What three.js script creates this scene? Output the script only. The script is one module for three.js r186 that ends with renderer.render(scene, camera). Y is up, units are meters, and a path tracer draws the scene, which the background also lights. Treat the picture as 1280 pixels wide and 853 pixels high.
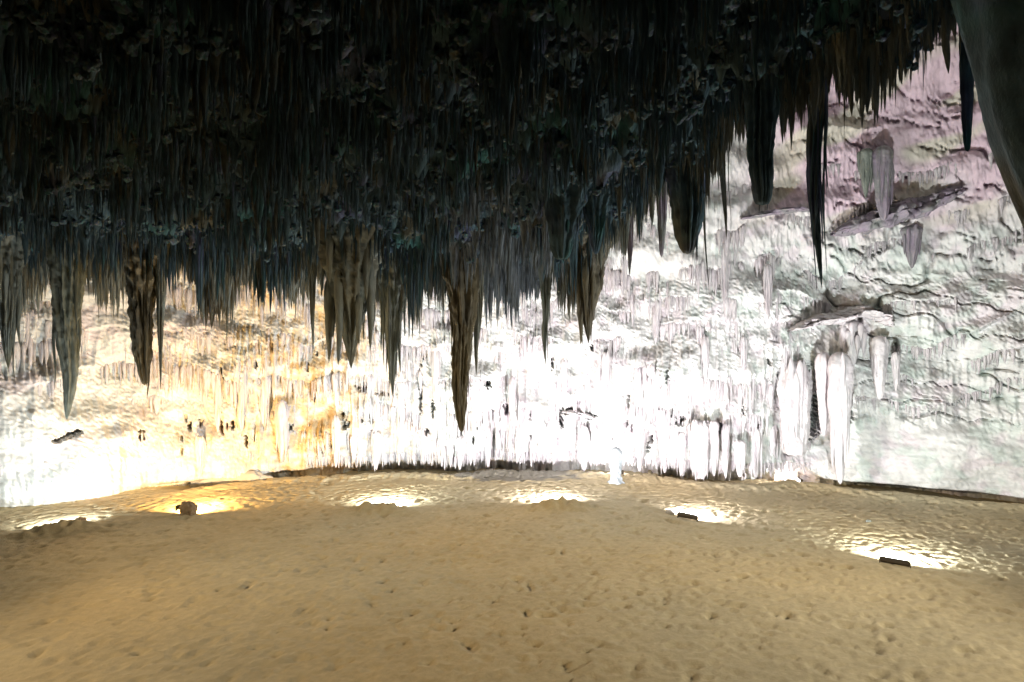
import * as THREE from 'three';
import { RectAreaLightUniformsLib } from 'three/addons/lights/RectAreaLightUniformsLib.js';
import { RoundedBoxGeometry } from 'three/addons/geometries/RoundedBoxGeometry.js';
import { mergeVertices } from 'three/addons/utils/BufferGeometryUtils.js';
import { createNoise2D, createNoise3D } from 'simplex-noise';

// ---------------------------------------------------------------- camera, darkness, exposure
// A closed cave chamber: no sky and no sun reach it, the light is that of the floodlights set in the sand and of added fill lamps.
RectAreaLightUniformsLib.init();
const scene = new THREE.Scene();
scene.background = new THREE.Color(0x000000);
const EYE = 3.2, F = 800;                                   // a raised walkway; focal length in pixels of the 1280 wide photograph
const camera = new THREE.PerspectiveCamera(2 * Math.atan(426.5 / F) * 180 / Math.PI, 1280 / 853, 0.05, 200);
camera.position.set(0, EYE, 0);
camera.lookAt(0, EYE, -10);
const renderer = new THREE.WebGLRenderer({ antialias: true });
renderer.toneMapping = THREE.LinearToneMapping;
renderer.toneMappingExposure = 1.0;
renderer.shadowMap.enabled = true;
const COOL = [0.93, 1.0, 0.985], LILAC = [1.0, 0.955, 0.99], WARM = [1.0, 0.6, 0.2];
const LAMP_POWER = 4000, FILL_POWER = 90;

// ---------------------------------------------------------------- helpers
function mulberry(a) { return () => { a |= 0; a = a + 0x6D2B79F5 | 0; let t = Math.imul(a ^ a >>> 15, 1 | a); t = t + Math.imul(t ^ t >>> 7, 61 | t) ^ t; return ((t ^ t >>> 14) >>> 0) / 4294967296; }; }
const rnd = mulberry(7);
const N2 = createNoise2D(mulberry(11)), N3 = createNoise3D(mulberry(23));
const clamp = (x, a = 0, b = 1) => Math.min(b, Math.max(a, x));
const smooth = (a, b, x) => { const t = clamp((x - a) / (b - a)); return t * t * (3 - 2 * t); };
const lerp = (a, b, t) => a + (b - a) * t;
const bump = (x, c, w) => Math.exp(-((x - c) * (x - c)) / (w * w));
function fbm2(x, y, o) { let s = 0, a = 0.5; for (let i = 0; i < o; i++) { s += a * N2(x, y); x = x * 2.03 + 17.1; y = y * 2.03 - 9.7; a *= 0.5; } return s; }
function table(pts) { return (x) => { if (x <= pts[0][0]) return pts[0][1]; for (let i = 1; i < pts.length; i++) if (x <= pts[i][0]) { const [a, b] = [pts[i - 1], pts[i]]; return lerp(a[1], b[1], (x - a[0]) / (b[0] - a[0])); } return pts[pts.length - 1][1]; }; }
const at = (px, py, d) => new THREE.Vector3((px - 640) / F * d, EYE - (py - 426.5) / F * d, -d);   // a point of the place at that depth
const used = {};
function numbered(n) { const k = used[n] = (used[n] ?? -1) + 1; return k ? `${n}_${String(k).padStart(3, '0')}` : n; }
function put(o, name, label, category, group) { o.name = numbered(name); scene.add(o); if (label) o.userData.label = label; if (category) o.userData.category = category; if (group) o.userData.group = group; return o; }
function setting(o, name, label, category) { o.name = numbered(name); o.userData = { kind: 'structure', label, category }; scene.add(o); return o; }
function shade(o) { o.castShadow = o.receiveShadow = true; return o; }
function gridGeometry(nu, nv, fn, colorFn, uvScale) {
  const pos = new Float32Array((nu + 1) * (nv + 1) * 3), col = colorFn ? new Float32Array(pos.length) : null, uv = new Float32Array((nu + 1) * (nv + 1) * 2), idx = [];
  let k = 0;
  for (let j = 0; j <= nv; j++) for (let i = 0; i <= nu; i++, k++) {
    const p = fn(i, j);
    pos[3 * k] = p[0]; pos[3 * k + 1] = p[1]; pos[3 * k + 2] = p[2];
    uv[2 * k] = p[3]; uv[2 * k + 1] = p[4];
    if (col) { const c = colorFn(p, i, j); col[3 * k] = c[0]; col[3 * k + 1] = c[1]; col[3 * k + 2] = c[2]; }
    if (i < nu && j < nv) { const a = k, b = k + 1, c = k + nu + 1, d = c + 1; idx.push(a, b, c, b, d, c); }
  }
  const g = new THREE.BufferGeometry();
  g.setAttribute('position', new THREE.BufferAttribute(pos, 3));
  g.setAttribute('uv', new THREE.BufferAttribute(uv, 2));
  if (col) g.setAttribute('color', new THREE.BufferAttribute(col, 3));
  g.setIndex(idx); g.computeVertexNormals();
  return g;
}
// tiling noise texture (grain of the material only)
function grain(size, cells, lo, hi, seed, octaves = 5) {
  const r = mulberry(seed), data = new Uint8Array(size * size * 4), layers = [];
  for (let o = 0; o < octaves; o++) { const n = cells << o; layers.push([n, Float32Array.from({ length: n * n }, () => r())]); }
  for (let y = 0; y < size; y++) for (let x = 0; x < size; x++) {
    let v = 0, a = 1, t = 0;
    for (const [n, g] of layers) {
      const fx = x / size * n, fy = y / size * n, x0 = fx | 0, y0 = fy | 0, u = fx - x0, w = fy - y0, su = u * u * (3 - 2 * u), sw = w * w * (3 - 2 * w), x1 = (x0 + 1) % n, y1 = (y0 + 1) % n;
      v += a * lerp(lerp(g[y0 * n + x0], g[y0 * n + x1], su), lerp(g[y1 * n + x0], g[y1 * n + x1], su), sw); t += a; a *= 0.72;
    }
    const c = Math.round(255 * lerp(lo, hi, clamp((v / t - 0.5) * 1.7 + 0.5))), k = 4 * (y * size + x);
    data[k] = data[k + 1] = data[k + 2] = c; data[k + 3] = 255;
  }
  const tx = new THREE.DataTexture(data, size, size);
  tx.wrapS = tx.wrapT = THREE.RepeatWrapping; tx.magFilter = THREE.LinearFilter; tx.minFilter = THREE.LinearMipmapLinearFilter; tx.generateMipmaps = true; tx.needsUpdate = true;
  return tx;
}
const grainSand = grain(512, 8, 0.86, 1, 3), grainRock = grain(512, 6, 0.8, 1, 5), bumpFine = grain(512, 10, 0, 1, 9);
const M = {
  sand: new THREE.MeshStandardMaterial({ color: 0xffffff, vertexColors: true, map: grainSand, bumpMap: bumpFine, bumpScale: 0.006, roughness: 0.95, side: THREE.DoubleSide }),
  wall: new THREE.MeshStandardMaterial({ color: 0xffffff, vertexColors: true, map: grainRock, bumpMap: bumpFine, bumpScale: 0.012, roughness: 0.7, side: THREE.DoubleSide }),
  roof: new THREE.MeshStandardMaterial({ color: 0xffffff, vertexColors: true, map: grainRock, bumpMap: bumpFine, bumpScale: 0.03, roughness: 0.9, side: THREE.DoubleSide }),
  calcite: new THREE.MeshStandardMaterial({ color: 0xffffff, vertexColors: true, map: grainRock, bumpMap: bumpFine, bumpScale: 0.01, roughness: 0.75 }),
  metal: new THREE.MeshStandardMaterial({ color: new THREE.Color().setRGB(0.1, 0.085, 0.065), roughness: 0.8, metalness: 0.1 }),
  stone: new THREE.MeshStandardMaterial({ color: 0xffffff, vertexColors: true, map: grainRock, bumpMap: bumpFine, bumpScale: 0.01, roughness: 0.9 }),
};

// ---------------------------------------------------------------- the chamber in plan
const planPts = [[-15, -4], [-13.5, -8.6], [-11.8, -11.3], [-10.3, -12.9], [-9.3, -13.8], [-8.1, -14.7], [-5.85, -15.6], [-3, -15.95], [0, -16.1], [2.4, -16.0], [4.2, -15.2], [6.3, -14.8], [7.6, -14.4], [8.5, -13.95], [10.3, -12.9], [12.2, -11], [14, -8], [15, -4]];
const plan = new THREE.CatmullRomCurve3(planPts.map(([x, z]) => new THREE.Vector3(x, 0, z)), false, 'centripetal');
const PL = 1600, planTable = plan.getSpacedPoints(PL), planLen = plan.getLength();
function planAt(s) {                                        // s in metres along the wall -> x, z and the inward direction
  const f = clamp(s / planLen) * (PL - 1e-6), i = Math.min(PL - 1, f | 0), u = f - i, a = planTable[i], b = planTable[i + 1];
  let tx = b.x - a.x, tz = b.z - a.z; const l = Math.hypot(tx, tz); tx /= l; tz /= l;
  return [lerp(a.x, b.x, u), lerp(a.z, b.z, u), -tz, tx];
}
function sOfX(x) { let lo = 0, hi = PL; while (hi - lo > 1) { const m = (lo + hi) >> 1; if (planTable[m].x < x) lo = m; else hi = m; } return (lo + (x - planTable[lo].x) / (planTable[hi].x - planTable[lo].x)) / PL * planLen; }

// hollows and slits of the wall: [x along the wall, height, half width, half height, depth]
const hollows = [], hollowCells = new Map();
function hollow(h) { hollows.push(h); for (let c = Math.floor((h[0] - 0.7) * 2); c <= Math.floor((h[0] + 0.7) * 2); c++) { if (!hollowCells.has(c)) hollowCells.set(c, []); hollowCells.get(c).push(h); } }
const LEDGE = 0.82;
function ledgeWarp(x, h) { return h + 0.38 * N2(x * 0.33, h * 0.3) + 0.10 * N2(x * 1.3 + 40, h * 0.8) + smooth(6, 10, x) * (x - 8) * -0.18; }
function wallOff(x, h) {
  const right = smooth(4.5, 8, x), left = smooth(-4.5, -7.5, x), mid = (1 - right) * (1 - left);
  let o = 0.5 * fbm2(x * 0.32 + 5, h * 0.4, 3) + (0.17 - 0.05 * right) * Math.min(h, 5);
  o += (0.03 + 0.03 * right) * Math.pow(Math.max(0, h - 3.8), 2);
  const hw = ledgeWarp(x, h), li = Math.floor(hw / LEDGE), f = hw / LEDGE - li;
  const A = (0.1 + 0.34 * (0.5 + 0.5 * N2(x * 0.45, li * 9.1))) * (0.22 + 0.4 * right) * smooth(-0.5, 0.6, N2(x * 0.4, h * 0.8 + 70)) * 1.4;
  o += A * Math.pow(1 - f, 1.3) * smooth(0, 0.05, f) * smooth(0.3, 0.9, h);
  // flowstone columns
  const col = 1 - Math.abs(N2(x * 2.3 + 9, h * 0.16 + 3));
  o += (0.06 + 0.16 * mid) * col * col * smooth(4.2, 2.2, h);
  const strip = 1 - Math.abs(N2(x * 4.6 + 31, h * 0.33)), thin = 1 - Math.abs(N2(x * 10.5, h * 0.75 + 12));
  const drip = (1 - 0.7 * left * smooth(2.4, 1.6, h)) * (1 - right * (0.45 + 0.5 * smooth(3.6, 4.6, h))) * (0.15 + 1.05 * smooth(-0.35, 0.5, N2(x * 0.55 + 77, h * 0.75)));
  o += drip * (0.1 * strip * strip * strip + 0.055 * thin * thin) + 0.016 * N2((x + 0.12 * h) * 16, h * 1.9 + 0.7 * x);
  o += lerp(0.055, 0.075, right) * fbm2(x * 2.7, h * lerp(1.6, 3.1, right), 4) + 0.022 * N2((x + 0.45 * h) * 12, (h - 0.3 * x) * 9);
  // bank of flowstone running out over the sand on the left
  o += left * (0.9 * Math.exp(-Math.pow(h / 1.05, 2)) + 0.35 * Math.exp(-Math.pow((h - 1.2) / 0.7, 2)));
  // smooth band under the ledges on the right
  const band = smooth(6.9, 7.8, x) * smooth(0.02, 0.15, h) * smooth(1.55, 1.2, h);
  o = lerp(o, 0.42 + 0.12 * N2(x * 0.5, h * 0.7) + 0.035 * N2(x * 1.8, h * 5.5) + 0.012 * N2(x * 9, h * 11), band);
  for (const c of hollowCells.get(Math.floor(x * 2)) ?? []) { const dx = (x - c[0] + 1.1 * c[2] * N2(x * 19, h * 11 + c[0])) / c[2], dh = (h - c[1] + 0.8 * c[3] * N2(x * 17 + 50, h * 9)) / c[3], q = dx * dx + dh * dh; if (q < 1.5) o -= c[4] * smooth(1.4, 0.5, q); }
  // bedding cracks on the right
  const bed = Math.abs(N2(x * 0.33 + 4, (h + 0.1 * x) * 1.25 + 0.12 * N2(x * 2, h * 2))) , crack = Math.abs(N2(x * 0.8 + 60, (h + 0.13 * x) * 2.6));
  o -= right * smooth(1.3, 1.7, h) * (0.2 * smooth(0.075, 0.0, bed) + 0.1 * smooth(0.1, 0.0, crack) * smooth(-0.2, 0.4, N2(x * 0.7, h + 44)));
  // shape of the overhang above the sand: metres by which the rock steps back under its lip
  const under = lerp(0.07, 0.36 + 0.06 * N2(x * 1.1, 3), smooth(-5.2, -3.2, x) * smooth(7.2, 6.4, x));
  o -= smooth(under + 0.05, under - 0.07, h) * lerp(0.55, 0.95, smooth(-5.2, -3.2, x) * smooth(7.2, 6.4, x)) * (1 - 0.95 * smooth(-7, -9, x));
  return o;
}
function wallPoint(s, h) { const [x, z, nx, nz] = planAt(s), o = wallOff(x, h); return [x + nx * o, h, z + nz * o]; }
function onWall(px, py) {                                   // where a ray from the walkway meets the wall
  for (let d = 8; d < 18; d += 0.02) {
    const p = at(px, py, d); let s = sOfX(p.x);
    for (let k = 0; k < 3; k++) { const w = wallPoint(s, Math.max(0, p.y)); s += (p.x - w[0]) * 0.8; }
    if (p.z < wallPoint(s, Math.max(0, p.y))[2]) return [p, s];
  }
  return [at(px, py, 15), sOfX(0)];
}
{ // the dark slits and pockets of the photograph: picture point, half width and half height in picture points, depth in metres
  const list = [[175, 545, 3, 6], [237, 535, 2, 6], [250, 528, 2, 4], [277, 536, 2, 6], [290, 532, 2, 5], [318, 545, 2, 5], [362, 535, 2, 6], 
    [430, 532, 2, 5], [428, 521, 2, 4], [450, 526, 2, 4], [464, 522, 2, 5], [534, 540, 3, 3], [541, 512, 2, 8], [526, 490, 1.6, 24], [610, 481, 4, 4], [630, 513, 4, 5], [622, 548, 7, 2], [455, 484, 6, 4], [478, 492, 6, 2], [666, 546, 2, 8], [688, 521, 2, 7], [702, 530, 2, 7], [664, 520, 2, 4],
    [716, 514, 11, 3], [736, 520, 8, 3], [768, 545, 3, 4], [785, 529, 4, 4], [789, 533, 2, 5], [813, 550, 3, 6], [850, 527, 5, 5], [830, 532, 2, 4], [742, 435, 4, 3], [945, 526, 3, 5], [950, 546, 3, 8], [901, 535, 2, 4], [925, 562, 3, 5], [1016, 522, 6, 22], 
    [1060, 520, 4, 5], [985, 560, 3, 8]];
  for (let k = 0; k < 8; k++) list.push([66 + k * 4.6, 552 - k * 1.8, 4, 1.5]);
  
  const r = mulberry(77);
  for (let k = 0; k < 40; k++) { const px = 220 + 760 * r(); list.push([px, 440 + 130 * Math.pow(r(), 0.8), 0.8 + 1.3 * r(), 2 + 5 * r()]); }
  for (const h of list.map(([px, py, w, hh]) => { const [p, s] = onWall(px, py); return [planAt(s)[0], p.y, (px < 1000 && w < 6 ? 0.72 : 1) * w * -p.z / F, hh * -p.z / F, 0.4 + 0.07 * Math.min(6, Math.min(w, hh) * 2)]; })) hollow(h);
}
function wallColor(x, h) {
  const a = 0.6 * N2(x * 0.55 + 3, h * 0.7) + 0.5 * N2(x * 2.3, h * 2.2 + 8), b = 0.6 * N2(x * 0.8 - 8, h * 1.1 + 5) + 0.5 * N2(x * 3.1 + 60, h * 2.6), c = N2(x * 3.3, h * 4.1), e = N2(x * 9, h * 7);
  let r = 0.77, g = 0.77, bl = 0.755;
  const vault = smooth(5.2, 6.5, h + 0.5 * N2(x * 0.8, h)) * smooth(4.5, 6.5, x), yellowGreen = vault * smooth(0.1, 0.5, N2(x * 0.35 + h * 0.25, h * 1.1 - x * 0.35)), pink = smooth(0.05, 0.6, a) * 0.6, green = smooth(0.0, 0.55, b) * (0.35 + 0.5 * smooth(1.5, 6, x));
  r = lerp(r, 0.75, clamp(pink)); g = lerp(g, 0.655, clamp(pink)); bl = lerp(bl, 0.71, clamp(pink));
  r = lerp(r, 0.65, green); g = lerp(g, 0.715, green); bl = lerp(bl, 0.675, green);
  r = lerp(r, 0.7, vault); g = lerp(g, 0.55, vault); bl = lerp(bl, 0.625, vault);
  r = lerp(r, 0.63, yellowGreen * 0.8); g = lerp(g, 0.62, yellowGreen * 0.8); bl = lerp(bl, 0.5, yellowGreen * 0.8);  // yellow-green bands across the upper right rock
  const warmGlow = bump(x, -4.9, 1.8) * smooth(-0.5, 0.5, a + c * 0.6);  // orange lamp glow painted into this stretch of the wall colour
  r = lerp(r, 0.74, warmGlow); g = lerp(g, 0.58, warmGlow); bl = lerp(bl, 0.36, warmGlow);
  const grey = smooth(0.25, 0.75, c) * 0.45 + smooth(0.45, 0.8, e) * 0.3;
  const k = 1 - grey * 0.32;
  return [r * k, g * k, bl * k];
}
{
  const sA = sOfX(-12.0), sB = sOfX(12.2), ss = [];
  for (let s = 0; s < sA; s += 0.25) ss.push(s);
  for (let s = sA; s < sB; s += 0.026) ss.push(s);
  for (let s = sB; s <= planLen; s += 0.25) ss.push(s);
  const hs = []; for (let h = -0.35; h < 4.6; h += 0.024) hs.push(h); for (let h = 4.6; h < 10.2; h += 0.045) hs.push(h);
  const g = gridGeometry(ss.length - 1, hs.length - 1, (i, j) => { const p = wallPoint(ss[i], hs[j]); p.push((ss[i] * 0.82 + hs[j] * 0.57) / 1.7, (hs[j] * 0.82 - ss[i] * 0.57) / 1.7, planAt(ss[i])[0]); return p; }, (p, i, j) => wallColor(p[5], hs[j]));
  setting(shade(new THREE.Mesh(g, M.wall)), 'cave_wall', 'white calcite cave wall with ledges and flowstone', 'cave wall');
}
{ // the rest of the chamber, round the walkway
  const c2 = new THREE.CatmullRomCurve3([[15, -4], [15.5, 1], [13, 7], [6, 10], [-6, 10], [-13, 7], [-15.5, 1], [-15, -4]].map(([x, z]) => new THREE.Vector3(x, 0, z)), false, 'centripetal').getSpacedPoints(160);
  const g = gridGeometry(160, 34, (i, j) => { const q = c2[i], h = -0.4 + 10.4 * j / 34, k = 1 - 0.05 * fbm2(i * 0.12, h * 0.5, 3); return [q.x * k, h, q.z * k, i * 0.2, h / 1.7]; }, (p) => { const v = 0.1 + 0.03 * N3(p[0], p[1], p[2]); return [v, v * 0.95, v * 0.85]; });
  setting(shade(new THREE.Mesh(g, M.roof)), 'cave_wall_behind', 'dark rock wall closing the chamber behind the walkway', 'cave wall');
}

// ---------------------------------------------------------------- the roof
const edge = table([[-16, -12.2], [-10, -12.6], [-4, -12.9], [0.6, -12.9], [1.6, -12.4], [2.3, -9.6], [3.0, -7.5], [3.5, -6.2], [4.2, -5.3], [5.0, -4.6], [7, -4.0], [16, -3]]);
function roofBase(x, z) {
  const e = edge(x) + 0.35 * N2(x * 0.8, 2.5), low = 6.34 + (z + 5) * lerp(0.148, 0.198, smooth(3, 0.5, x)) + 0.02 * Math.abs(x), k = smooth(e + 0.25, e - 0.5, z);
  return lerp(low, 9.3, k);
}
function roofY(x, z) {
  let y = roofBase(x, z);
  y += 0.34 * fbm2(x * 0.45 + 30, z * 0.45, 3);
  const a = 1 - Math.abs(N2(x * 1.3, z * 1.3)), b = 1 - Math.abs(N2(x * 3.1 + 7, z * 3.1));
  y -= 0.16 * a * a + 0.3 * Math.pow(0.5 + 0.5 * N2(x * 0.85 + 90, z * 1.1), 2) - 0.1 + 0.12 * b * b + 0.12 * N2(x * 5.7, z * 5.7) + 0.06 * N2(x * 12, z * 12);
  return y;
}
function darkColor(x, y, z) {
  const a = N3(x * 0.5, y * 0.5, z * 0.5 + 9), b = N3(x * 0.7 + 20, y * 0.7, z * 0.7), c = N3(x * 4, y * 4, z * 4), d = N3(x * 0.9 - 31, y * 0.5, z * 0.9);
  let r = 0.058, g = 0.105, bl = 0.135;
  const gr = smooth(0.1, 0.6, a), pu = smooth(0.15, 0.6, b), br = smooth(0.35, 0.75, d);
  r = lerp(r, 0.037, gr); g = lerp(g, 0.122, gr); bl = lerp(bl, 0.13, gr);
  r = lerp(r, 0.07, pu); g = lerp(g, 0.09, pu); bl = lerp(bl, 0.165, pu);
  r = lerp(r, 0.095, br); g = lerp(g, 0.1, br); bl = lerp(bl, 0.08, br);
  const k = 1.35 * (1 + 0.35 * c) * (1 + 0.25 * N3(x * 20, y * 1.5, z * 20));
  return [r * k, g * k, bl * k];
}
{
  const xs = [], zs = [];
  for (let x = -16; x < -12; x += 0.25) xs.push(x); for (let x = -12; x < 6; x += 0.06) xs.push(x); for (let x = 6; x <= 16; x += 0.2) xs.push(x);
  for (let z = 11; z > -3.4; z -= 0.3) zs.push(z); for (let z = -3.4; z > -13.8; z -= 0.055) zs.push(z); for (let z = -13.8; z >= -18; z -= 0.2) zs.push(z);
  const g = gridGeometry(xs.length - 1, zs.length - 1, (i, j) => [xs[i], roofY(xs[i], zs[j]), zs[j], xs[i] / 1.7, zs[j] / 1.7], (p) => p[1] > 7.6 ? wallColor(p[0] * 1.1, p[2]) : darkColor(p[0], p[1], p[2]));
  setting(shade(new THREE.Mesh(g, M.roof)), 'cave_ceiling', 'low dark cave ceiling crowded with stalactites', 'cave ceiling');
}

// ---------------------------------------------------------------- the sand
const lamps = [ // px, py of the lamp's foot, two points of its straight front edge on the sand, colour, share of the power
  { a: [1075, 697], b: [1205, 720], c: COOL, k: 2.1, kind: 'bare', tilt: 0.95 },
  { a: [838, 642], b: [905, 655], c: LILAC, k: 1.15, kind: 'bare' },
  { a: [655, 630], b: [735, 629], c: LILAC, k: 1.5, kind: 'stone' },
  { a: [425, 634], b: [530, 634], c: COOL, k: 1.4, kind: 'mound' },
  { a: [198, 641], b: [300, 641], c: WARM, k: 1.5, kind: 'rock', tilt: 0.38, lift: 0.13 },
  { a: [0, 667], b: [150, 649], c: COOL, k: 0.65, kind: 'slab' },
];
const onSand = (px, py) => { const d = EYE * F / (py - 426.5); return new THREE.Vector3((px - 640) / F * d, 0, -d); };
for (const l of lamps) {
  const A = onSand(...l.a), B = onSand(...l.b); l.p = A.clone().lerp(B, l.kind === 'bare' || l.kind === 'rock' ? 0.36 : 0.5);
  const t = B.sub(A).normalize(); l.dir = new THREE.Vector3(t.z, 0, -t.x); if (l.dir.z > 0) l.dir.negate(); l.along = t;
}
const SX = [], SZ = [];
for (let x = -16; x < -12.4; x += 0.3) SX.push(x); for (let x = -12.4; x < 12.4; x += 0.04) SX.push(x); for (let x = 12.4; x <= 16; x += 0.3) SX.push(x);
for (let z = -17.4; z < -4.6; z += 0.036) SZ.push(z); for (let z = -4.6; z <= 11; z += 0.3) SZ.push(z);
const nsx = SX.length, sandH = new Float32Array(nsx * SZ.length);
for (let j = 0; j < SZ.length; j++) for (let i = 0; i < nsx; i++) {
  const x = SX[i], z = SZ[j];
  let h = 0.035 * fbm2(x * 0.3, z * 0.3, 2) + 0.003 * N2(x * 2.4, z * 3.2) + 0.004 * N2(x * 6, z * 7) + 0.004 * N2(x * 12, z * 13);
  for (const l of lamps) { const dx = x - l.p.x, dz = z - l.p.z, u = dx * l.along.x + dz * l.along.z, v = dx * l.dir.x + dz * l.dir.z; if (Math.abs(u) < 2 && Math.abs(v) < 1.5) h += (l.kind === 'bare' ? 0.02 : l.kind === 'rock' ? 0.06 : 0.17) * Math.exp(-Math.pow(u / 0.6, 2) - Math.pow((v + 0.34) / 0.2, 2)) * (1 + 0.4 * N2(x * 4, z * 4)) - 0.04 * Math.exp(-Math.pow(u / 0.5, 2) - Math.pow((v - 0.1) / 0.25, 2)); }
  if (z < -11.5 && x > -11.5 && x < 11.5) { // a hollow along the foot of the wall
    const [wx, wz, , nz] = planAt(sOfX(x)), v = (z - wz) * nz - wallOff(wx, 0.55), k = smooth(-8.0, -6.4, x);
    if (v < 1.6) h += k * (-0.2 * smooth(0.25, 0.02, v) * lerp(1, 0.6, smooth(7, 7.6, x)) + 0.06 * bump(v, 0.55, 0.28));
  }
  sandH[j * nsx + i] = h;
}
{ // trodden sand: one shallow print after another
  const r = mulberry(404), first = SX.findIndex((x) => x >= -12.4), zFirst = 0;
  for (let n = 0; n < 15000; n++) {
    const foot = n < 4200, cx = lerp(-12, 12, r()), cz = lerp(-16.6, -4.8, r()), ang = r() * 6.283, L = foot ? 0.06 + 0.06 * r() : 0.03 + 0.045 * r(), W = foot ? 0.045 + 0.03 * r() : 0.026 + 0.03 * r(), D = foot ? 0.011 + 0.022 * r() * r() : 0.006 + 0.011 * r();
    const i0 = first + Math.round((cx + 12.4) / 0.04), j0 = zFirst + Math.round((cz + 17.4) / 0.036), ca = Math.cos(ang), sa = Math.sin(ang);
    for (let j = Math.max(0, j0 - 10); j <= Math.min(SZ.length - 1, j0 + 10); j++) for (let i = Math.max(0, i0 - 9); i <= Math.min(nsx - 1, i0 + 9); i++) {
      const dx = SX[i] - cx, dz = SZ[j] - cz, u = (dx * ca + dz * sa) / L, v = (-dx * sa + dz * ca) / W, q = Math.sqrt(u * u + v * v);
      if (q < 2.2) sandH[j * nsx + i] += D * (-Math.exp(-q * q * q * q) + 0.25 * bump(q, 1.4, 0.3));
    }
  }
}
function sandY(x, z) {
  let i = SX.findIndex((v) => v > x) - 1, j = SZ.findIndex((v) => v > z) - 1; i = clamp(i, 0, nsx - 2); j = clamp(j, 0, SZ.length - 2);
  return sandH[j * nsx + i];
}
{
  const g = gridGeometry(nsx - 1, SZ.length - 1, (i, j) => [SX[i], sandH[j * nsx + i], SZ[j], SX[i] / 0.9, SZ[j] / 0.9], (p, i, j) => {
    const a = fbm2(p[0] * 0.8, p[2] * 0.8 + 50, 3), b = N2(p[0] * 14, p[2] * 14), c = N2(p[0] * 0.25, p[2] * 0.25 + 9), k = 1 + 0.1 * a + 0.07 * b + 0.06 * N2(p[0] * 6, p[2] * 9 + 31);
    const greySand = smooth(0.3, 0.6, bump(p[0], 0.0, 1.9) * bump(p[2], -15.4, 0.85) + 0.2 * N2(p[0] * 1.7, p[2] * 3)) * 0.8;   // darker, greyer patch of sand before the middle of the wall
    return [lerp(0.6 * k * (1 + 0.05 * c), 0.2, greySand), lerp(0.495 * k, 0.2, greySand), lerp(0.305 * k * (1 - 0.08 * c), 0.19, greySand)];
  });
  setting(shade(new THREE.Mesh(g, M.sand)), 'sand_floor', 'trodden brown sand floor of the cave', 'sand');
}
console.log('setting built');

// ---------------------------------------------------------------- formations
const streak = (x, y, z) => 0.6 * N3(x * 22, y * 0.9, z * 22) + 0.5 * N3(x * 48, y * 2.2, z * 48);
const WHITE = (x, y, z) => { const a = N3(x * 2 + 5, y * 0.7, z * 2), b = N3(x * 9, y * 3, z * 9), k = 1 - 0.18 * smooth(0.1, 0.7, b); return [lerp(0.77, 0.72, a * 0.5 + 0.5) * k, lerp(0.75, 0.66, a * 0.5 + 0.5) * k, lerp(0.75, 0.7, a * 0.5 + 0.5) * k]; };
const SAGE = (x, y, z) => { const a = N3(x * 3, y * 1.1, z * 3 + 4), k = 1 + 0.28 * streak(x, y, z); return [lerp(0.225, 0.165, a) * k, lerp(0.255, 0.195, a) * k, lerp(0.225, 0.165, a) * k]; };
const TAN = (x, y, z) => { const a = N3(x * 3 + 8, y * 1.0, z * 3), k = 1 + 0.35 * streak(x, y, z); return [lerp(0.15, 0.115, a) * k, lerp(0.135, 0.11, a) * k, lerp(0.095, 0.09, a) * k]; };
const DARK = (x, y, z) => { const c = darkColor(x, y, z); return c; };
const OLIVE = (x, y, z) => { const a = N3(x * 3 + 1, y, z * 3 - 6), k = 1 + 0.4 * streak(x, y, z); return [0.25 * k, lerp(0.27, 0.235, a) * k, lerp(0.24, 0.165, a) * k]; };
const MAUVE = (x, y, z) => { const a = N3(x * 3, y * 1.4, z * 3), k = 1 + 0.25 * streak(x, y, z); return [lerp(0.3, 0.26, a) * k, lerp(0.275, 0.28, a) * k, lerp(0.31, 0.26, a) * k]; };
// one hanging cone: y from 0 (root) to -len (tip)
function cone({ len, r, seed = 1, n = 12, m = 18, flare = 1.5, blunt = 0.6, flute = 0.2, knob = 0.1, bend = 0.02, flat = 1, up = 0.15, top = 0, fibre = 0, root = 7, rough = 0.06 }) {
  const o = seed * 13.7;
  const g = gridGeometry(n, m, (i, j) => {
    const t = j / m, th = i / n * Math.PI * 2, cx = Math.cos(th), cz = Math.sin(th);
    let rad = r * Math.pow(Math.max(0, 1 - t), blunt) * (1 + (flare - 1) * Math.exp(-t * root));
    rad *= 1 + flute * N3(cx * 1.9 + o, cz * 1.9, t * len * 0.5) + flute * 0.6 * N3(cx * 4.5 + o, cz * 4.5, t * len * 0.9 + 7) + knob * N3(cx * 2.2 + o, cz * 2.2 - 9, t * len * 4) + rough * N3(cx * 5, cz * 5 + o, t * len * 11) + fibre * (N3(cx * 10 + o, cz * 10, t * len * 0.8) + 0.3 * N3(cx * 7 + o, cz * 7, t * len * 3));
    if (top) rad *= Math.sqrt(clamp((t + 0.002) / top) * (2 - clamp((t + 0.002) / top)));
    const bx = bend * len * N2(o, t * 1.6) * t, bz = bend * len * N2(o + 50, t * 1.6) * t;
    return [cx * rad + bx, up - t * (len + up), cz * rad * flat + bz, i / n * Math.max(1, Math.round(r * 6)), t * len / 1.2];
  });
  return g;
}
function paint(g, fn, ox = 0, oy = 0, oz = 0) {
  const p = g.attributes.position, c = new Float32Array(p.count * 3);
  for (let i = 0; i < p.count; i++) { const v = fn(p.getX(i) + ox, p.getY(i) + oy, p.getZ(i) + oz); c[3 * i] = v[0]; c[3 * i + 1] = v[1]; c[3 * i + 2] = v[2]; }
  g.setAttribute('color', new THREE.BufferAttribute(c, 3));
  return g;
}
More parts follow.
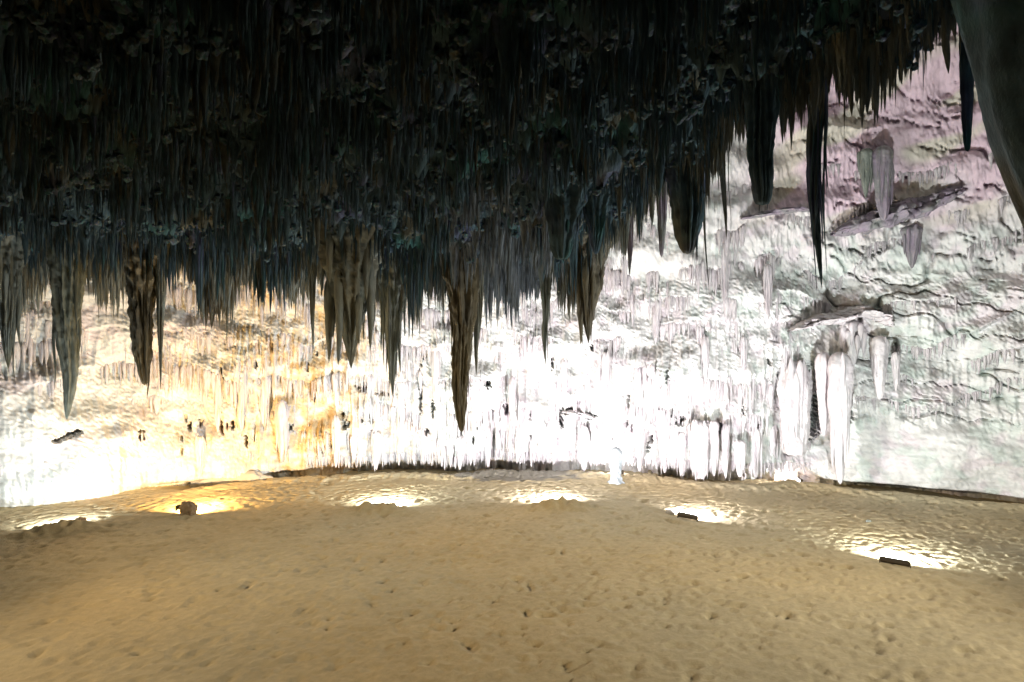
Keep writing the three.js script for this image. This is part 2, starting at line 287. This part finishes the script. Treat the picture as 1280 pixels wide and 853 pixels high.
// a stalactite thing: one trunk and side spikes grown together with it; root at the roof, tip where given
function stalactite(px, tipY, d, widthPx, color, label, opt = {}) {
  const tip = at(px, tipY, d), rootY = opt.root !== undefined ? at(px, opt.root, d).y : roofBase(tip.x, tip.z) + 0.1, len = rootY - tip.y, r = widthPx / F * d / 2 * (widthPx < 100 ? 0.86 : 1), seed = px * 0.37 + tipY;
  const o = put(new THREE.Group(), opt.name ?? 'stalactite', label, 'stalactite', opt.group);
  o.position.set(tip.x, rootY, tip.z);
  const q = mulberry(Math.round(px * 31 + tipY * 7));
  const body = shade(new THREE.Mesh(paint(cone({ len, r, seed, n: 72, m: 90, fibre: 0.13, flute: 0.3, knob: 0.08, bend: 0.014, blunt: 0.75, flare: 2.1, root: 4.5, ...opt.shape }), color, tip.x, rootY, tip.z), M.calcite));
  body.name = 'trunk'; o.add(body);
  const count = Math.round((opt.spikes ?? 7) * 2.2);
  for (let k = 0; k < count; k++) {
    const th = q() * 6.283, t = 0.1 + 0.5 * q(), L = len * (0.12 + 0.4 * q()), rr = Math.min(0.1, r * (0.1 + 0.2 * q() * q())), rad = r * Math.pow(1 - t, 0.75) * (0.75 + 0.4 * q());
    const s = shade(new THREE.Mesh(paint(cone({ len: L, r: rr, seed: seed + k * 3.1, n: 12, m: 22, up: 0.35 * L, bend: 0.02, flare: 1, top: 0.3 }), color, tip.x + k, rootY, tip.z), M.calcite));
    s.name = 'side_spike'; s.position.set(Math.cos(th) * rad, -len * t, Math.sin(th) * rad); o.add(s);
  }
  return o;
}
// large single ones, by what sets each apart
stalactite(84, 525, 11.6, 46, SAGE, 'broad pale grey-green stalactite ending in a brown point', { spikes: 2, shape: { blunt: 0.62, flute: 0.2, flare: 1.1 } });
stalactite(10, 462, 11.4, 40, OLIVE, 'ragged brown stalactite hanging beside the broad pale grey-green one', { spikes: 9 });
stalactite(178, 482, 11.8, 37, TAN, 'thick knobbly brown stalactite with a blunt frayed tip', { spikes: 8, shape: { blunt: 0.45, knob: 0.18 } });
stalactite(201, 488, 11.8, 13, OLIVE, 'thin dark brown stalactite close beside the thick knobbly one', { spikes: 0 });
stalactite(390, 442, 11.9, 12, OLIVE, 'needle-thin dark stalactite beside the wide dark cone', { spikes: 0 });
stalactite(438, 462, 11.2, 98, OLIVE, 'widest dark cone-shaped stalactite with several side points', { spikes: 7, shape: { blunt: 0.95, flare: 1.25, flute: 0.16 } });
stalactite(491, 500, 12.2, 40, SAGE, 'frayed grey stalactite with a broken-looking narrow tip', { spikes: 10, shape: { blunt: 0.9 } });
stalactite(577, 541, 11.6, 34, TAN, 'longest brown stalactite reaching far down in front of the white wall', { spikes: 8, shape: { blunt: 0.42, knob: 0.18 } });
stalactite(597, 470, 11.8, 18, OLIVE, 'slim grey stalactite grown against the longest brown one', { spikes: 2 });
stalactite(682, 456, 12.2, 17, SAGE, 'slender pale olive stalactite with a pale twin in front of the wall', { spikes: 3 });
stalactite(734, 430, 11.8, 54, TAN, 'bundled brown stalactite tapering to a crooked point', { spikes: 14, shape: { blunt: 0.9 } });
stalactite(703, 325, 9.2, 52, DARK, 'blocky dark green stalactite slab with a flat lower end', { spikes: 6, shape: { blunt: 0.3, flat: 0.6 } });
stalactite(745, 318, 9.6, 34, DARK, 'dark grey stalactite next to the blocky dark green slab', { spikes: 5, shape: { blunt: 0.45 } });
stalactite(790, 345, 11.4, 34, MAUVE, 'smooth mauve stalactite with a long slanting flank', { spikes: 3, shape: { blunt: 0.7 } });
stalactite(826, 322, 11.4, 28, MAUVE, 'short mauve stalactite beside the slanting mauve one', { spikes: 3, shape: { blunt: 0.45 } });
stalactite(860, 318, 8.6, 44, DARK, 'thick dark green stalactite with a frayed blunt end', { spikes: 12, shape: { blunt: 0.35, flute: 0.4 } });
stalactite(884, 372, 9.0, 9, OLIVE, 'thin grey stalactite close beside the thick dark green one', { spikes: 1 });
stalactite(905, 300, 9.0, 26, OLIVE, 'ragged grey stalactite between the thick dark ones', { spikes: 8 });
stalactite(951, 257, 6.7, 40, DARK, 'stout black stalactite with a squared-off end', { spikes: 6, shape: { blunt: 0.22, flare: 1.2 } });
stalactite(1024, 362, 7.0, 36, DARK, 'long ragged black stalactite tapering to a thin point beside the stout one', { spikes: 16, shape: { blunt: 0.7, flute: 0.42, fibre: 0.16 } });
stalactite(1211, 190, 5.6, 24, DARK, 'black blade-like stalactite hanging alone against the pink rock', { spikes: 1, shape: { blunt: 0.3, flat: 0.5, flute: 0.15, knob: 0.1 } });
stalactite(1356, 420, 4.4, 318, DARK, 'huge black stalactite with a long straight slanting flank', { spikes: 0, shape: { blunt: 0.63, flute: 0.05, knob: 0, flare: 1.2, fibre: 0.008, rough: 0.006 } });
stalactite(1158, 118, 6.2, 10, DARK, 'short black stalactite on the ceiling rim beside the blade-like one', { spikes: 2 });
stalactite(265, 412, 12.3, 36, TAN, 'fringed yellow-brown stalactite over the orange-lit rock', { spikes: 16, shape: { blunt: 0.9 } });

// smaller ones on the roof: a set of shapes, each copy its own object where it shows largest, the rest one mass
const kinds = [];
for (let v = 0; v < 10; v++) kinds.push(cone({ len: 1, r: 0.07 + 0.05 * (v % 4), seed: v * 5 + 2, n: 9, m: 14, flare: 1.9, blunt: 0.55 + 0.12 * (v % 5), flute: 0.3, knob: 0.22, bend: 0.025 }));
const kindsDark = kinds.map((g, v) => paint(g.clone(), DARK, v * 7)), kindsOlive = kinds.map((g, v) => paint(g.clone(), OLIVE, v * 3)), kindsWhite = kinds.map((g, v) => paint(cone({ len: 1, r: 0.05 + 0.035 * (v % 4), seed: v * 9 + 4, n: 9, m: 16, flare: 1, up: 0, top: 0.45, blunt: 0.5 + 0.1 * (v % 5), flute: 0.3, knob: 0.15, bend: 0.015 }), WHITE, v * 5)), kindsPaintedLit = kinds.map((g, v) => paint(g.clone(), (x, y, z) => SAGE(x, y, z).map((c, i) => c * [0.95, 1.0, 1.3][i]), v * 4));
const spots = [];
{
  const r = mulberry(1234);
  for (let n = 0; n < 52000; n++) {
    const z = -3.6 - 10 * r(), x = lerp(-0.86, 0.84, r()) * (-z) , e = edge(x) + 0.35 * N2(x * 0.8, 2.5);
    if (z < e - 0.05) continue;
    const clump = smooth(-0.5, 0.7, N2(x * 0.9 + 3, z * 0.9)) , rim = smooth(2.3, 0.1, z - e);
    if (r() > 0.35 + 0.65 * Math.max(clump, rim)) continue;
    const wave = smooth(-0.6, 0.6, N2(x * 0.62 + 5, 1.7)), len = (0.1 + 0.4 * Math.pow(r(), 2.2)) * (0.5 + 1.0 * clump * clump) + rim * (0.2 + 0.85 * wave) * lerp(1, 0.4, smooth(1.4, 3, x)) * Math.pow(r(), 1.5), fat = 0.38 + 0.62 * r() * r() - 0.08 * rim;
    spots.push({ x, z, y: roofY(x, z) + 0.06, len: len + 0.06, w: clamp(len, 0.16, 0.62) * fat, rim, v: (r() * 10) | 0, a: r() * 6.28, size: len * Math.sqrt(fat) / -z * (0.6 + rim) });
  }
}
{
  const r = mulberry(4321);
  for (let n = 0; n < 10500; n++) {
    const x = lerp(-10.8, 4.6, r()), e = edge(x) + 0.35 * N2(x * 0.8, 2.5), z = e + 0.02 + 1.5 * r() * r();
    const g = smooth(-0.35, 0.6, N2(x * 1.6 + 12, z * 1.2)), wave = smooth(-0.6, 0.6, N2(x * 0.62 + 5, 1.7)), len = (0.22 + (0.25 + 0.6 * g + 0.6 * wave) * Math.pow(r(), 1.6)) * lerp(1, 0.4, smooth(1.4, 3, x));
    spots.push({ x, z, y: roofY(x, z) + 0.06, len, w: clamp(len * 0.4, 0.1, 0.3) * (0.6 + 0.8 * r()), rim: smooth(1.3, 0.1, z - e), v: (r() * 10) | 0, a: r() * 6.28, size: len * 0.4 / -z * 1.3 });
  }
}
spots.sort((a, b) => b.size - a.size);
function instanced(list, geos, mat, name, label, category) {
  for (let v = 0; v < geos.length; v++) {
    const mine = list.filter((s) => s.v === v); if (!mine.length) continue;
    const im = shade(new THREE.InstancedMesh(geos[v], mat, mine.length)), d = new THREE.Object3D();
    mine.forEach((s, k) => { d.position.set(s.x, s.y, s.z); d.rotation.set(s.tx ?? 0, s.a, s.tz ?? 0); d.scale.set(s.w, s.len, s.w); d.updateMatrix(); im.setMatrixAt(k, d.matrix); });
    im.name = numbered(name); im.userData = { kind: 'stuff', label, category }; scene.add(im);
  }
}
for (const s of spots) s.pale = bump(s.x / -s.z, -0.02, 0.075) * smooth(-8.3, -9.4, s.z) > 0.35 + 0.25 * N2(s.x * 3, s.z * 3);  // patch painted paler, standing for lamplight on the spikes there
const single = spots.slice(0, 280), mass = spots.slice(280);
for (const s of single) {
  const rimmed = s.rim > 0.45, geo = (s.pale ? kindsPaintedLit : rimmed ? kindsOlive : kindsDark)[s.v];  // rim copies take a lighter colour, painting in the light on the rim
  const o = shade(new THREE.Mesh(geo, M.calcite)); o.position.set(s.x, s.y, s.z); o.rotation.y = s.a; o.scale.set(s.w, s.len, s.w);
  put(o, 'small_stalactite', s.pale ? 'small stalactite painted pale as if lit in the dark ceiling' : rimmed ? 'small brown stalactite in the fringe along the far rim of the dark ceiling' : 'small dark stalactite on the underside of the low dark ceiling', 'stalactite', s.pale ? 'stalactites painted pale as if lit in the dark ceiling' : rimmed ? 'fringe along the far rim of the ceiling' : 'small stalactites under the ceiling');
}
{ // knobbly crust between the spikes
  const g = ball(3), a = g.attributes.position, lumps = [];
  for (let i = 0; i < a.count; i++) { const x = a.getX(i), y = a.getY(i), z = a.getZ(i), k = 1 + 0.35 * N3(x * 1.3, y * 1.3, z * 1.3 + 3) + 0.25 * N3(x * 2.9 + 5, y * 2.9, z * 2.9); a.setXYZ(i, x * k, y * k, z * k); }
  g.computeVertexNormals();
  const r = mulberry(88);
  for (let n = 0; n < 8000; n++) {
    const z = -3.6 - 9.2 * r(), x = lerp(-0.86, 0.8, r()) * -z; if (z < edge(x) + 0.35 * N2(x * 0.8, 2.5)) continue;
    const w = 0.014 + 0.045 * Math.pow(r(), 3) + 0.02 * r(); lumps.push({ x, z, y: roofY(x, z) - w * 0.3 - 0.12 * r() * r(), w, len: w * (0.8 + 0.9 * r()), v: n % 4, a: r() * 6.28, tx: r() * 6.28, tz: r() * 6.28 });
  }
  instanced(lumps, [3, 31, 57, 83].map((q) => paint(g.clone(), DARK, q, q * 0.4, q * 0.7)), M.calcite, 'ceiling_crust', 'knobbly dark crust covering the low cave ceiling', 'crust');
}
instanced(mass.filter((s) => s.pale), kindsPaintedLit, M.calcite, 'painted_lit_stalactites', 'dense mass of tiny stalactites painted pale as if lit in the dark ceiling', 'stalactites');
instanced(mass.filter((s) => !s.pale && s.rim > 0.45), kindsOlive, M.calcite, 'fringe_stalactites', 'dense mass of tiny brown stalactites along the ceiling rim', 'stalactites');
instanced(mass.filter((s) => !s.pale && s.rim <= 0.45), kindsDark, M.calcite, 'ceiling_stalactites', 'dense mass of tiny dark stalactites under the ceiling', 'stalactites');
console.log('roof stalactites', spots.length);

// small white ones under the wall's ledges
{
  const r = mulberry(555), list = [];
  const lipOf = (x, li) => { let h = li * LEDGE; for (let k = 0; k < 6; k++) h -= ledgeWarp(x, h) - li * LEDGE - 0.02; return h; };
  for (let n = 0; n < 15000; n++) {
    const x = lerp(-10.6, 10.8, r()), li = (r() * 9) | 0, h = lipOf(x, li) + 0.05;
    if (h < 0.5 || h > 7.5 || (x > 6.9 && h < 1.7) || N2(x * 0.9, li * 5) < -0.15) continue;
    const s = sOfX(x), p = wallPoint(s, h), [, , nx, nz] = planAt(s), len = (0.1 + 0.5 * Math.pow(r(), 2)) * (0.6 + 0.5 * (x < 6)), o = 0.03 * r() - 0.04;
    list.push({ x: p[0] + nx * o, y: p[1], z: p[2] + nz * o, len, w: clamp(len, 0.15, 0.5) * (0.6 + 0.6 * r()), v: (r() * 10) | 0, a: r() * 6.28, size: len * (h < 4.2 ? 1 : 0.3) });
  }
  for (let n = 0; n < 1500; n++) { // fringe over the undercut
    const x = lerp(-5, 7, r()), h = 0.42 + 0.06 * N2(x * 1.1, 3) + 0.04 * r(), s = sOfX(x), p = wallPoint(s, h + 0.03), [, , nx, nz] = planAt(s), len = 0.1 + 0.22 * r();
    list.push({ x: p[0] - nx * 0.05, y: h, z: p[2] - nz * 0.05, len, w: 0.2 + 0.25 * r(), v: (r() * 10) | 0, a: r() * 6.28, size: len * 0.9 });
  }
  for (let n = 0; n < 5200; n++) {
    const x = lerp(-10.4, 7, r()), h = 0.6 + 4.6 * r(); if (N2(x * 0.55 + 77, h * 0.75) < -0.05 + 0.3 * r() || N2(x * 1.9, h * 2.4 + 5) < -0.1 || (x < -6.5 && h < 2)) continue;
    const s = sOfX(x), p = wallPoint(s, h), [, , nx, nz] = planAt(s), len = 0.15 + 0.7 * Math.pow(r(), 2);
    list.push({ x: p[0] - nx * 0.015, y: p[1] + 0.1 * len, z: p[2] - nz * 0.015, len, w: clamp(len, 0.2, 0.45) * (0.5 + 0.6 * r()), v: (r() * 10) | 0, a: r() * 6.28, size: len * (h < 4.2 ? 0.9 : 0.3) });
  }
  list.sort((a, b) => b.size - a.size);
  for (const s of list.slice(0, 200)) {
    const warm = s.x < -3.4 && s.x > -7, o = shade(new THREE.Mesh(kindsWhite[s.v], M.calcite)); o.position.set(s.x, s.y, s.z); o.rotation.y = s.a; o.scale.set(s.w, s.len, s.w);
    put(o, 'wall_stalactite', warm ? 'small stalactite on the orange-lit stretch of the wall' : 'small white stalactite under a ledge of the white cave wall', 'stalactite', warm ? 'stalactites on the orange-lit rock' : 'white stalactites under the wall ledges');
  }
  instanced(list.slice(200), kindsWhite, M.calcite, 'wall_stalactite_fringe', 'fine white stalactites in rows along the wall ledges', 'stalactites');
}

// white draperies and columns of the wall
function drapery(px, topY, tipY, widthPx, forward, color, label, opt = {}) {
  const [p] = onWall(px, (topY + tipY) / 2), d = -p.z - forward, top = at(px, topY, d), tip = at(px, tipY, d), len = top.y - tip.y, r = widthPx / F * d / 2;
  const o = put(new THREE.Group(), opt.name ?? 'drapery', label, opt.category ?? 'stalactite', opt.group); o.position.copy(top);
  const body = shade(new THREE.Mesh(paint(cone({ len, r, seed: px * 0.11, n: 30, m: 60, flare: 1, blunt: 0.4, flute: 0.22, knob: 0.06, bend: 0.01, up: 0, top: 0.14, ...opt.shape }), color, top.x, top.y, top.z), M.calcite)); body.name = 'trunk'; o.add(body);
  const q = mulberry(Math.round(px * 17 + topY));
  for (let k = 0; k < (opt.spikes ?? 6); k++) {
    const th = -0.4 + (Math.PI + 0.8) * (k + q()) / (opt.spikes ?? 6), [f0, f1] = opt.fold ?? [0.3, 0.6], L = len * lerp(f0, f1, q()), t = 0.08 + 0.3 * q();
    const s = shade(new THREE.Mesh(paint(cone({ len: L, r: r * (0.18 + 0.14 * q()), seed: px + k, n: 12, m: 24, up: L * 0.25, bend: 0.02, flare: 1, top: 0.3 }), color, top.x + k, top.y, top.z), M.calcite));
    s.name = 'fold'; s.position.set(Math.cos(th) * r * 0.75, -len * t, Math.sin(th) * r * 0.75); o.add(s);
  }
  return o;
}
drapery(993, 452, 570, 36, 0.45, WHITE, 'dome-topped white drapery with hanging folds like a jellyfish', { shape: { blunt: 0.14, top: 0.3, flute: 0.34, fibre: 0.04 }, spikes: 11, fold: [0.5, 0.75] });
drapery(1050, 440, 606, 27, 0.75, WHITE, 'longest white drapery ending in a spear point just above the sand', { shape: { blunt: 0.42, top: 0.12, flute: 0.26 }, spikes: 4 });
drapery(1029, 440, 546, 17, 0.7, WHITE, 'narrow white drapery close against the spear-pointed one', { spikes: 1 });
drapery(1066, 402, 462, 34, 0.1, WHITE, 'wide fringed white drapery under the dark overhanging ledge', { spikes: 10, shape: { blunt: 0.8, flat: 0.5, fibre: 0.06 } });
drapery(1100, 420, 500, 20, 0.1, WHITE, 'lilac drapery at the end of the dark overhanging ledge', { spikes: 3 });
drapery(875, 526, 601, 26, 0.35, WHITE, 'grey fluted column of drapery reaching down to the sand', { spikes: 10, shape: { blunt: 0.4, fibre: 0.1, flute: 0.4 }, fold: [0.4, 0.85] });
drapery(893, 526, 596, 12, 0.4, WHITE, 'slim lilac drapery beside the grey fluted column', { spikes: 4, shape: { blunt: 0.5, fibre: 0.08 } });
drapery(925, 550, 597, 16, 0.3, WHITE, 'short grey drapery over the bright recess at the foot of the wall', { spikes: 5 });
drapery(1104, 182, 276, 24, 0.45, MAUVE, 'grey cluster of stalactites hanging against the pink rock', { spikes: 9, shape: { blunt: 0.4, flute: 0.4 } });
drapery(1082, 186, 248, 20, 0.4, SAGE, 'short green-grey stalactite beside the grey cluster on the pink rock', { spikes: 6, shape: { blunt: 0.7, flute: 0.4 } });
drapery(1140, 282, 336, 22, 0.1, MAUVE, 'grey flowstone knob below the dark sloping ledge', { spikes: 6, shape: { blunt: 0.6, flute: 0.4 } });

for (const [px, y0, y1, w] of [[668, 505, 560, 10], [690, 500, 565, 12], [730, 532, 590, 20], [760, 500, 545, 13], [800, 522, 590, 18], [830, 515, 592, 20], [852, 540, 600, 15], [907, 530, 598, 14], [945, 535, 598, 20], [966, 520, 592, 18], [705, 448, 500, 12], [758, 440, 492, 14], [882, 420, 482, 13], [640, 470, 532, 12], [545, 432, 500, 13], [502, 470, 540, 12], [330, 465, 560, 16], [302, 450, 540, 18], [272, 462, 540, 14], [352, 500, 580, 20], [420, 520, 585, 14], [610, 530, 586, 14], [930, 420, 470, 12], [905, 300, 380, 16], [960, 330, 400, 14], [820, 380, 430, 12], [1120, 440, 490, 12], [250, 545, 598, 14], [575, 545, 588, 14], [470, 540, 588, 16]])
  drapery(px, y0, y1, w * 0.8, 0.1, WHITE, px > 240 && px < 360 ? 'pale fluted drapery on the orange-lit stretch of the wall' : 'pale fluted drapery grown on the white cave wall', { spikes: 5, name: 'wall_drapery', group: px > 240 && px < 360 ? 'draperies on the orange-lit rock' : 'draperies on the white wall', shape: { blunt: 0.5, fibre: 0.06, top: 0.3, flute: 0.35 }, fold: [0.35, 0.8] });

// a ledge: rounded lip of rock along a path of picture points on the wall
function ledge(points, forward, thick, color, label) {
  const path = new THREE.CatmullRomCurve3(points.map(([px, py]) => { const [p] = onWall(px, py); return new THREE.Vector3(p.x, p.y, p.z + forward * 0.4); }));
  const n = 90, pts = path.getSpacedPoints(n), m = 22;
  const g = gridGeometry(n, m, (i, j) => {
    const c = pts[i], th = j / m * Math.PI * 2, w = Math.pow(Math.sin(Math.PI * clamp(i / n, 0.004, 0.996)), 0.5), k = 1 + 0.35 * N3(c.x * 2.2, c.y * 2, th) + 0.2 * N3(c.x * 7, th * 2, 3);
    return [c.x + 0.05 * N2(i * 0.2, th), c.y + Math.sin(th) * thick * w * k - 0.04, c.z + Math.cos(th) * forward * w * k, i / 12, j / 12];
  });
  paint(g, color);
  return put(shade(new THREE.Mesh(g, M.calcite)), 'rock_ledge', label, 'ledge');
}
ledge([[982, 412], [1010, 400], [1040, 396], [1060, 388], [1085, 392], [1108, 406]], 0.5, 0.12, WHITE, 'overhanging white ledge above the hanging draperies');
ledge([[1035, 292], [1080, 276], [1130, 262], [1195, 238]], 0.45, 0.22, MAUVE, 'dark sloping ledge below the pink rock');
ledge([[925, 272], [980, 262], [1020, 262]], 0.2, 0.06, MAUVE, 'thin ledge behind the stout black stalactite');
ledge([[702, 512], [722, 514], [742, 520]], 0.25, 0.06, WHITE, 'small white ledge over a dark slit near the foot of the wall');

// ---------------------------------------------------------------- stones and the stalagmite
function ball(detail) { // a closed ball with shared corners, so that it shades smoothly
  const g = new THREE.IcosahedronGeometry(1, detail); g.deleteAttribute('normal'); g.deleteAttribute('uv');
  const b = mergeVertices(g), a = b.attributes.position, uv = new Float32Array(a.count * 2);
  for (let i = 0; i < a.count; i++) { uv[2 * i] = a.getX(i) * 0.4 + a.getZ(i) * 0.23; uv[2 * i + 1] = a.getY(i) * 0.4 + a.getZ(i) * 0.17; }
  b.setAttribute('uv', new THREE.BufferAttribute(uv, 2)); return b;
}
function boulder(name, label, category, p, sx, sy, sz, color, seed, sink = 0.2) {
  const g = ball(12), a = g.attributes.position;
  for (let i = 0; i < a.count; i++) {
    const x = a.getX(i), y = a.getY(i), z = a.getZ(i), q = Math.pow(Math.abs(x) ** 2.4 + Math.abs(y) ** 2.4 + Math.abs(z) ** 2.4, -1 / 2.4);
    const k = q * (1 + 0.16 * N3(x * 1.2 + seed, y * 1.2, z * 1.2) + 0.07 * N3(x * 3.5, y * 3.5 + seed, z * 3.5) + 0.03 * N3(x * 9, y * 9, z * 9 + seed));
    a.setXYZ(i, x * k * sx / 2, y * k * sy / 2, z * k * sz / 2);
  }
  g.computeVertexNormals(); paint(g, color, seed * 3);
  const o = put(shade(new THREE.Mesh(g, M.stone)), name, label, category); o.position.set(p.x, sandY(p.x, p.z) + sy * (0.5 - sink), p.z); o.rotation.y = seed; return o;
}
const BUFF = (x, y, z) => { const b = N3(x * 12, y * 12, z * 12), c = N3(x * 4, y * 4, z * 4), k = 1 + 0.25 * b + 0.2 * c; return [0.4 * k, 0.3 * k, 0.19 * k]; };
const PALE = (x, y, z) => { const k = 1 + 0.15 * N3(x * 8, y * 8, z * 8); return [0.66 * k, 0.64 * k, 0.62 * k]; };
boulder('rock', 'rough brown rock on the sand in front of the orange light', 'rock', onSand(235, 645), 0.38, 0.33, 0.26, BUFF, 2.2);
boulder('stone', 'flat sandy slab shielding the white light by the bank of flowstone', 'stone', onSand(98, 658), 0.42, 0.13, 0.2, BUFF, 5.1);
boulder('stone', 'small brown stone beside a pool of white light in front of the fringe', 'stone', onSand(712, 630), 0.34, 0.1, 0.16, BUFF, 6.3);
boulder('stone', 'smooth grey rock mound at the foot of the orange-lit wall', 'rock', onSand(288, 601), 1.7, 0.62, 0.6, (x, y, z) => PALE(x, y, z).map((v) => v * 0.62), 7.1, 0.25).rotation.y = 0.1;
for (const [px, py, w, h] of [[135, 606, 0.5, 0.2], [155, 604, 0.4, 0.22], [172, 602, 0.45, 0.16], [120, 608, 0.3, 0.15]]) boulder('stone', 'grey rubble stone piled at the foot of the flowstone bank', 'stone', onSand(px, py), w, h, 0.3, (x, y, z) => PALE(x, y, z).map((v) => v * 0.7), px * 0.1).userData.group = 'rubble at the foot of the bank';
boulder('stone', 'small pale stone at the corner where flowstone bank meets sand', 'stone', onSand(105, 612), 0.32, 0.24, 0.25, PALE, 1.3);
boulder('stone', 'tiny white stone lying below the spear-pointed drapery', 'stone', onSand(1082, 607), 0.3, 0.06, 0.15, PALE, 4.3);
boulder('stone', 'tiny dark stone on bare sand between two pools of white light', 'stone', onSand(1086, 652), 0.09, 0.05, 0.07, OLIVE, 3.3);
boulder('stone', 'rounded pale stone lit white beside the edge of a lamp plank', 'stone', onSand(838, 641), 0.2, 0.08, 0.12, PALE, 8.3);
{
  const p = onSand(770, 603), prof = [[0.0, 0.8], [0.08, 0.77], [0.135, 0.68], [0.15, 0.56], [0.14, 0.42], [0.12, 0.26], [0.115, 0.14], [0.14, 0.04], [0.22, -0.05]];
  const pr = new THREE.SplineCurve(prof.map(([r, y]) => new THREE.Vector2(r, y))).getPoints(50);
  const g = gridGeometry(28, 50, (i, j) => { const th = i / 28 * 6.28319, k = 1 + 0.2 * N3(Math.cos(th) * 1.5, Math.sin(th) * 1.5, pr[j].y * 2) + 0.14 * N3(Math.cos(th) * 4, Math.sin(th) * 4, pr[j].y * 9); return [Math.cos(th) * pr[j].x * k, pr[j].y, Math.sin(th) * pr[j].x * k, i / 14, pr[j].y]; });
  paint(g, (x, y, z) => { const k = 1 + 0.08 * N3(x * 9, y * 9, z * 9); return [0.46 * k, 0.52 * k, 0.56 * k]; });
  const o = put(shade(new THREE.Mesh(g, M.calcite)), 'stalagmite', 'small pale blue-white stalagmite standing on sand at the foot of the wall', 'stalagmite'); o.position.set(p.x, sandY(p.x, p.z), p.z);
}

// ---------------------------------------------------------------- floodlights in the sand
function floodlight(pos, dir, color, k, label, { w = 0.32, h = 0.045, tilt = 0.65, lift = 0.05 } = {}) {
  const o = put(new THREE.Group(), 'floodlight', label, 'floodlight', 'floodlights set in the sand');
  o.position.set(pos.x, sandY(pos.x, pos.z) + lift, pos.z); o.rotation.y = Math.atan2(dir.x, dir.z);   // local +z is the beam
  const head = new THREE.Group();
  const add = (g, m, name, parent, x, y, z) => { const q = shade(new THREE.Mesh(g, m)); q.name = name; q.position.set(x, y, z); parent.add(q); return q; };
  const housing = add(new RoundedBoxGeometry(w + 0.04, h + 0.03, 0.07, 2, 0.012), M.metal, 'housing', o, 0, h / 2, -0.045);
  housing.rotation.x = -tilt;
  const c = new THREE.Color().setRGB(...color);
  add(new THREE.BoxGeometry(w, h, 0.006), new THREE.MeshStandardMaterial({ color: 0xffffff, emissive: c, emissiveIntensity: 20, roughness: 0.3 }), 'lamp_glass', housing, 0, 0, 0.0395);
  for (const s of [-1, 1]) add(new THREE.BoxGeometry(0.012, h + 0.05, 0.05), M.metal, 'bracket', o, s * (w / 2 + 0.028), h / 2 - 0.02, -0.05);
  const light = new THREE.RectAreaLight(c, LAMP_POWER * k, w * 0.96, h * 0.9);
  light.position.set(0, 0, 0.046); light.rotation.y = Math.PI; housing.add(light);
  light.name = 'beam';
  return o;
}
const lampLabel = ['low dark floodlight wedge lying in the pool of white light near the smooth rock band', 'low dark floodlight wedge in the pool of white light before the grey fluted column', 'low floodlight behind the small brown stone facing the white wall', 'low floodlight behind a sand mound facing the brightest white wall', 'low floodlight with orange light behind the rough brown rock', 'low floodlight behind the flat sandy slab facing the flowstone bank'];
lamps.forEach((l, i) => floodlight(l.p, l.dir, l.c, l.k, lampLabel[i], { tilt: l.tilt, lift: l.lift }));
{ const p = onSand(774, 600); p.z -= 0.22; floodlight(p, new THREE.Vector3(0, 0, -1), LILAC, 0.18, 'small floodlight hidden behind the pale stalagmite', { w: 0.2, h: 0.08 }); }
{ const p = onSand(1006, 598); p.z -= 0.35; floodlight(p, new THREE.Vector3(-1, 0, -0.1), LILAC, 0.12, 'small floodlight inside the recess behind the fluted draperies', { w: 0.2, h: 0.08, tilt: 0.05 }); }

// unseen fill lamps added on posts at both sides to brighten the near sand
function addedFillLamp(x, y, z, tx, tz, color, k, label) {
  const o = put(new THREE.Group(), 'added_fill_lamp', label, 'spot lamp', 'added fill lamps on posts beside the sand'); o.position.set(x, y, z);
  o.lookAt(tx, 0, tz);
  const can = shade(new THREE.Mesh(new THREE.CylinderGeometry(0.06, 0.045, 0.16, 20, 1, true), M.metal)); can.rotation.x = Math.PI / 2; can.name = 'lamp_housing'; o.add(can);
  const post = shade(new THREE.Mesh(new THREE.CylinderGeometry(0.025, 0.03, y, 10), M.metal)); post.name = 'post'; post.quaternion.copy(o.quaternion).invert(); post.position.set(0, -y / 2 - 0.03, 0).applyQuaternion(post.quaternion); o.add(post);
  const c = new THREE.Color().setRGB(...color);
  const face = new THREE.Mesh(new THREE.CylinderGeometry(0.042, 0.042, 0.02, 20), new THREE.MeshStandardMaterial({ color: 0xffffff, emissive: c, emissiveIntensity: 15 })); face.rotation.x = Math.PI / 2; face.position.z = 0.02; face.name = 'lamp_glass'; o.add(face);
  const l = new THREE.SpotLight(c, FILL_POWER * k, 0, 0.46, 1, 2); l.position.set(0, 0, 0.09); l.target.position.set(0, 0, 5); l.castShadow = true; l.shadow.radius = 2; l.name = 'beam'; o.add(l, l.target);
  return o;
}
for (const [x, y, z, tx, tz, c, k, what] of [
  [-11.2, 4.2, -4.2, 0.2, -8.0, [1, 0.77, 0.48], 2.4, 'on a post, throwing warm light across the near sand'], [-11.4, 3.8, -7.4, 0, -11.4, [1, 0.76, 0.46], 1.1, 'on a post beyond the rock, throwing warm light on the sand'],
  [11.2, 4.2, -4.2, -0.2, -8.0, [1, 0.89, 0.68], 2.6, 'on a post, throwing pale light across the near sand'], [11.4, 3.8, -7.4, 0, -11.4, [1, 0.93, 0.74], 1.1, 'on a post beyond the dark wedges, throwing pale light']])
  addedFillLamp(x, y, z, tx, tz, c, k, `added unseen fill lamp ${what}`);
renderer.render(scene, camera);
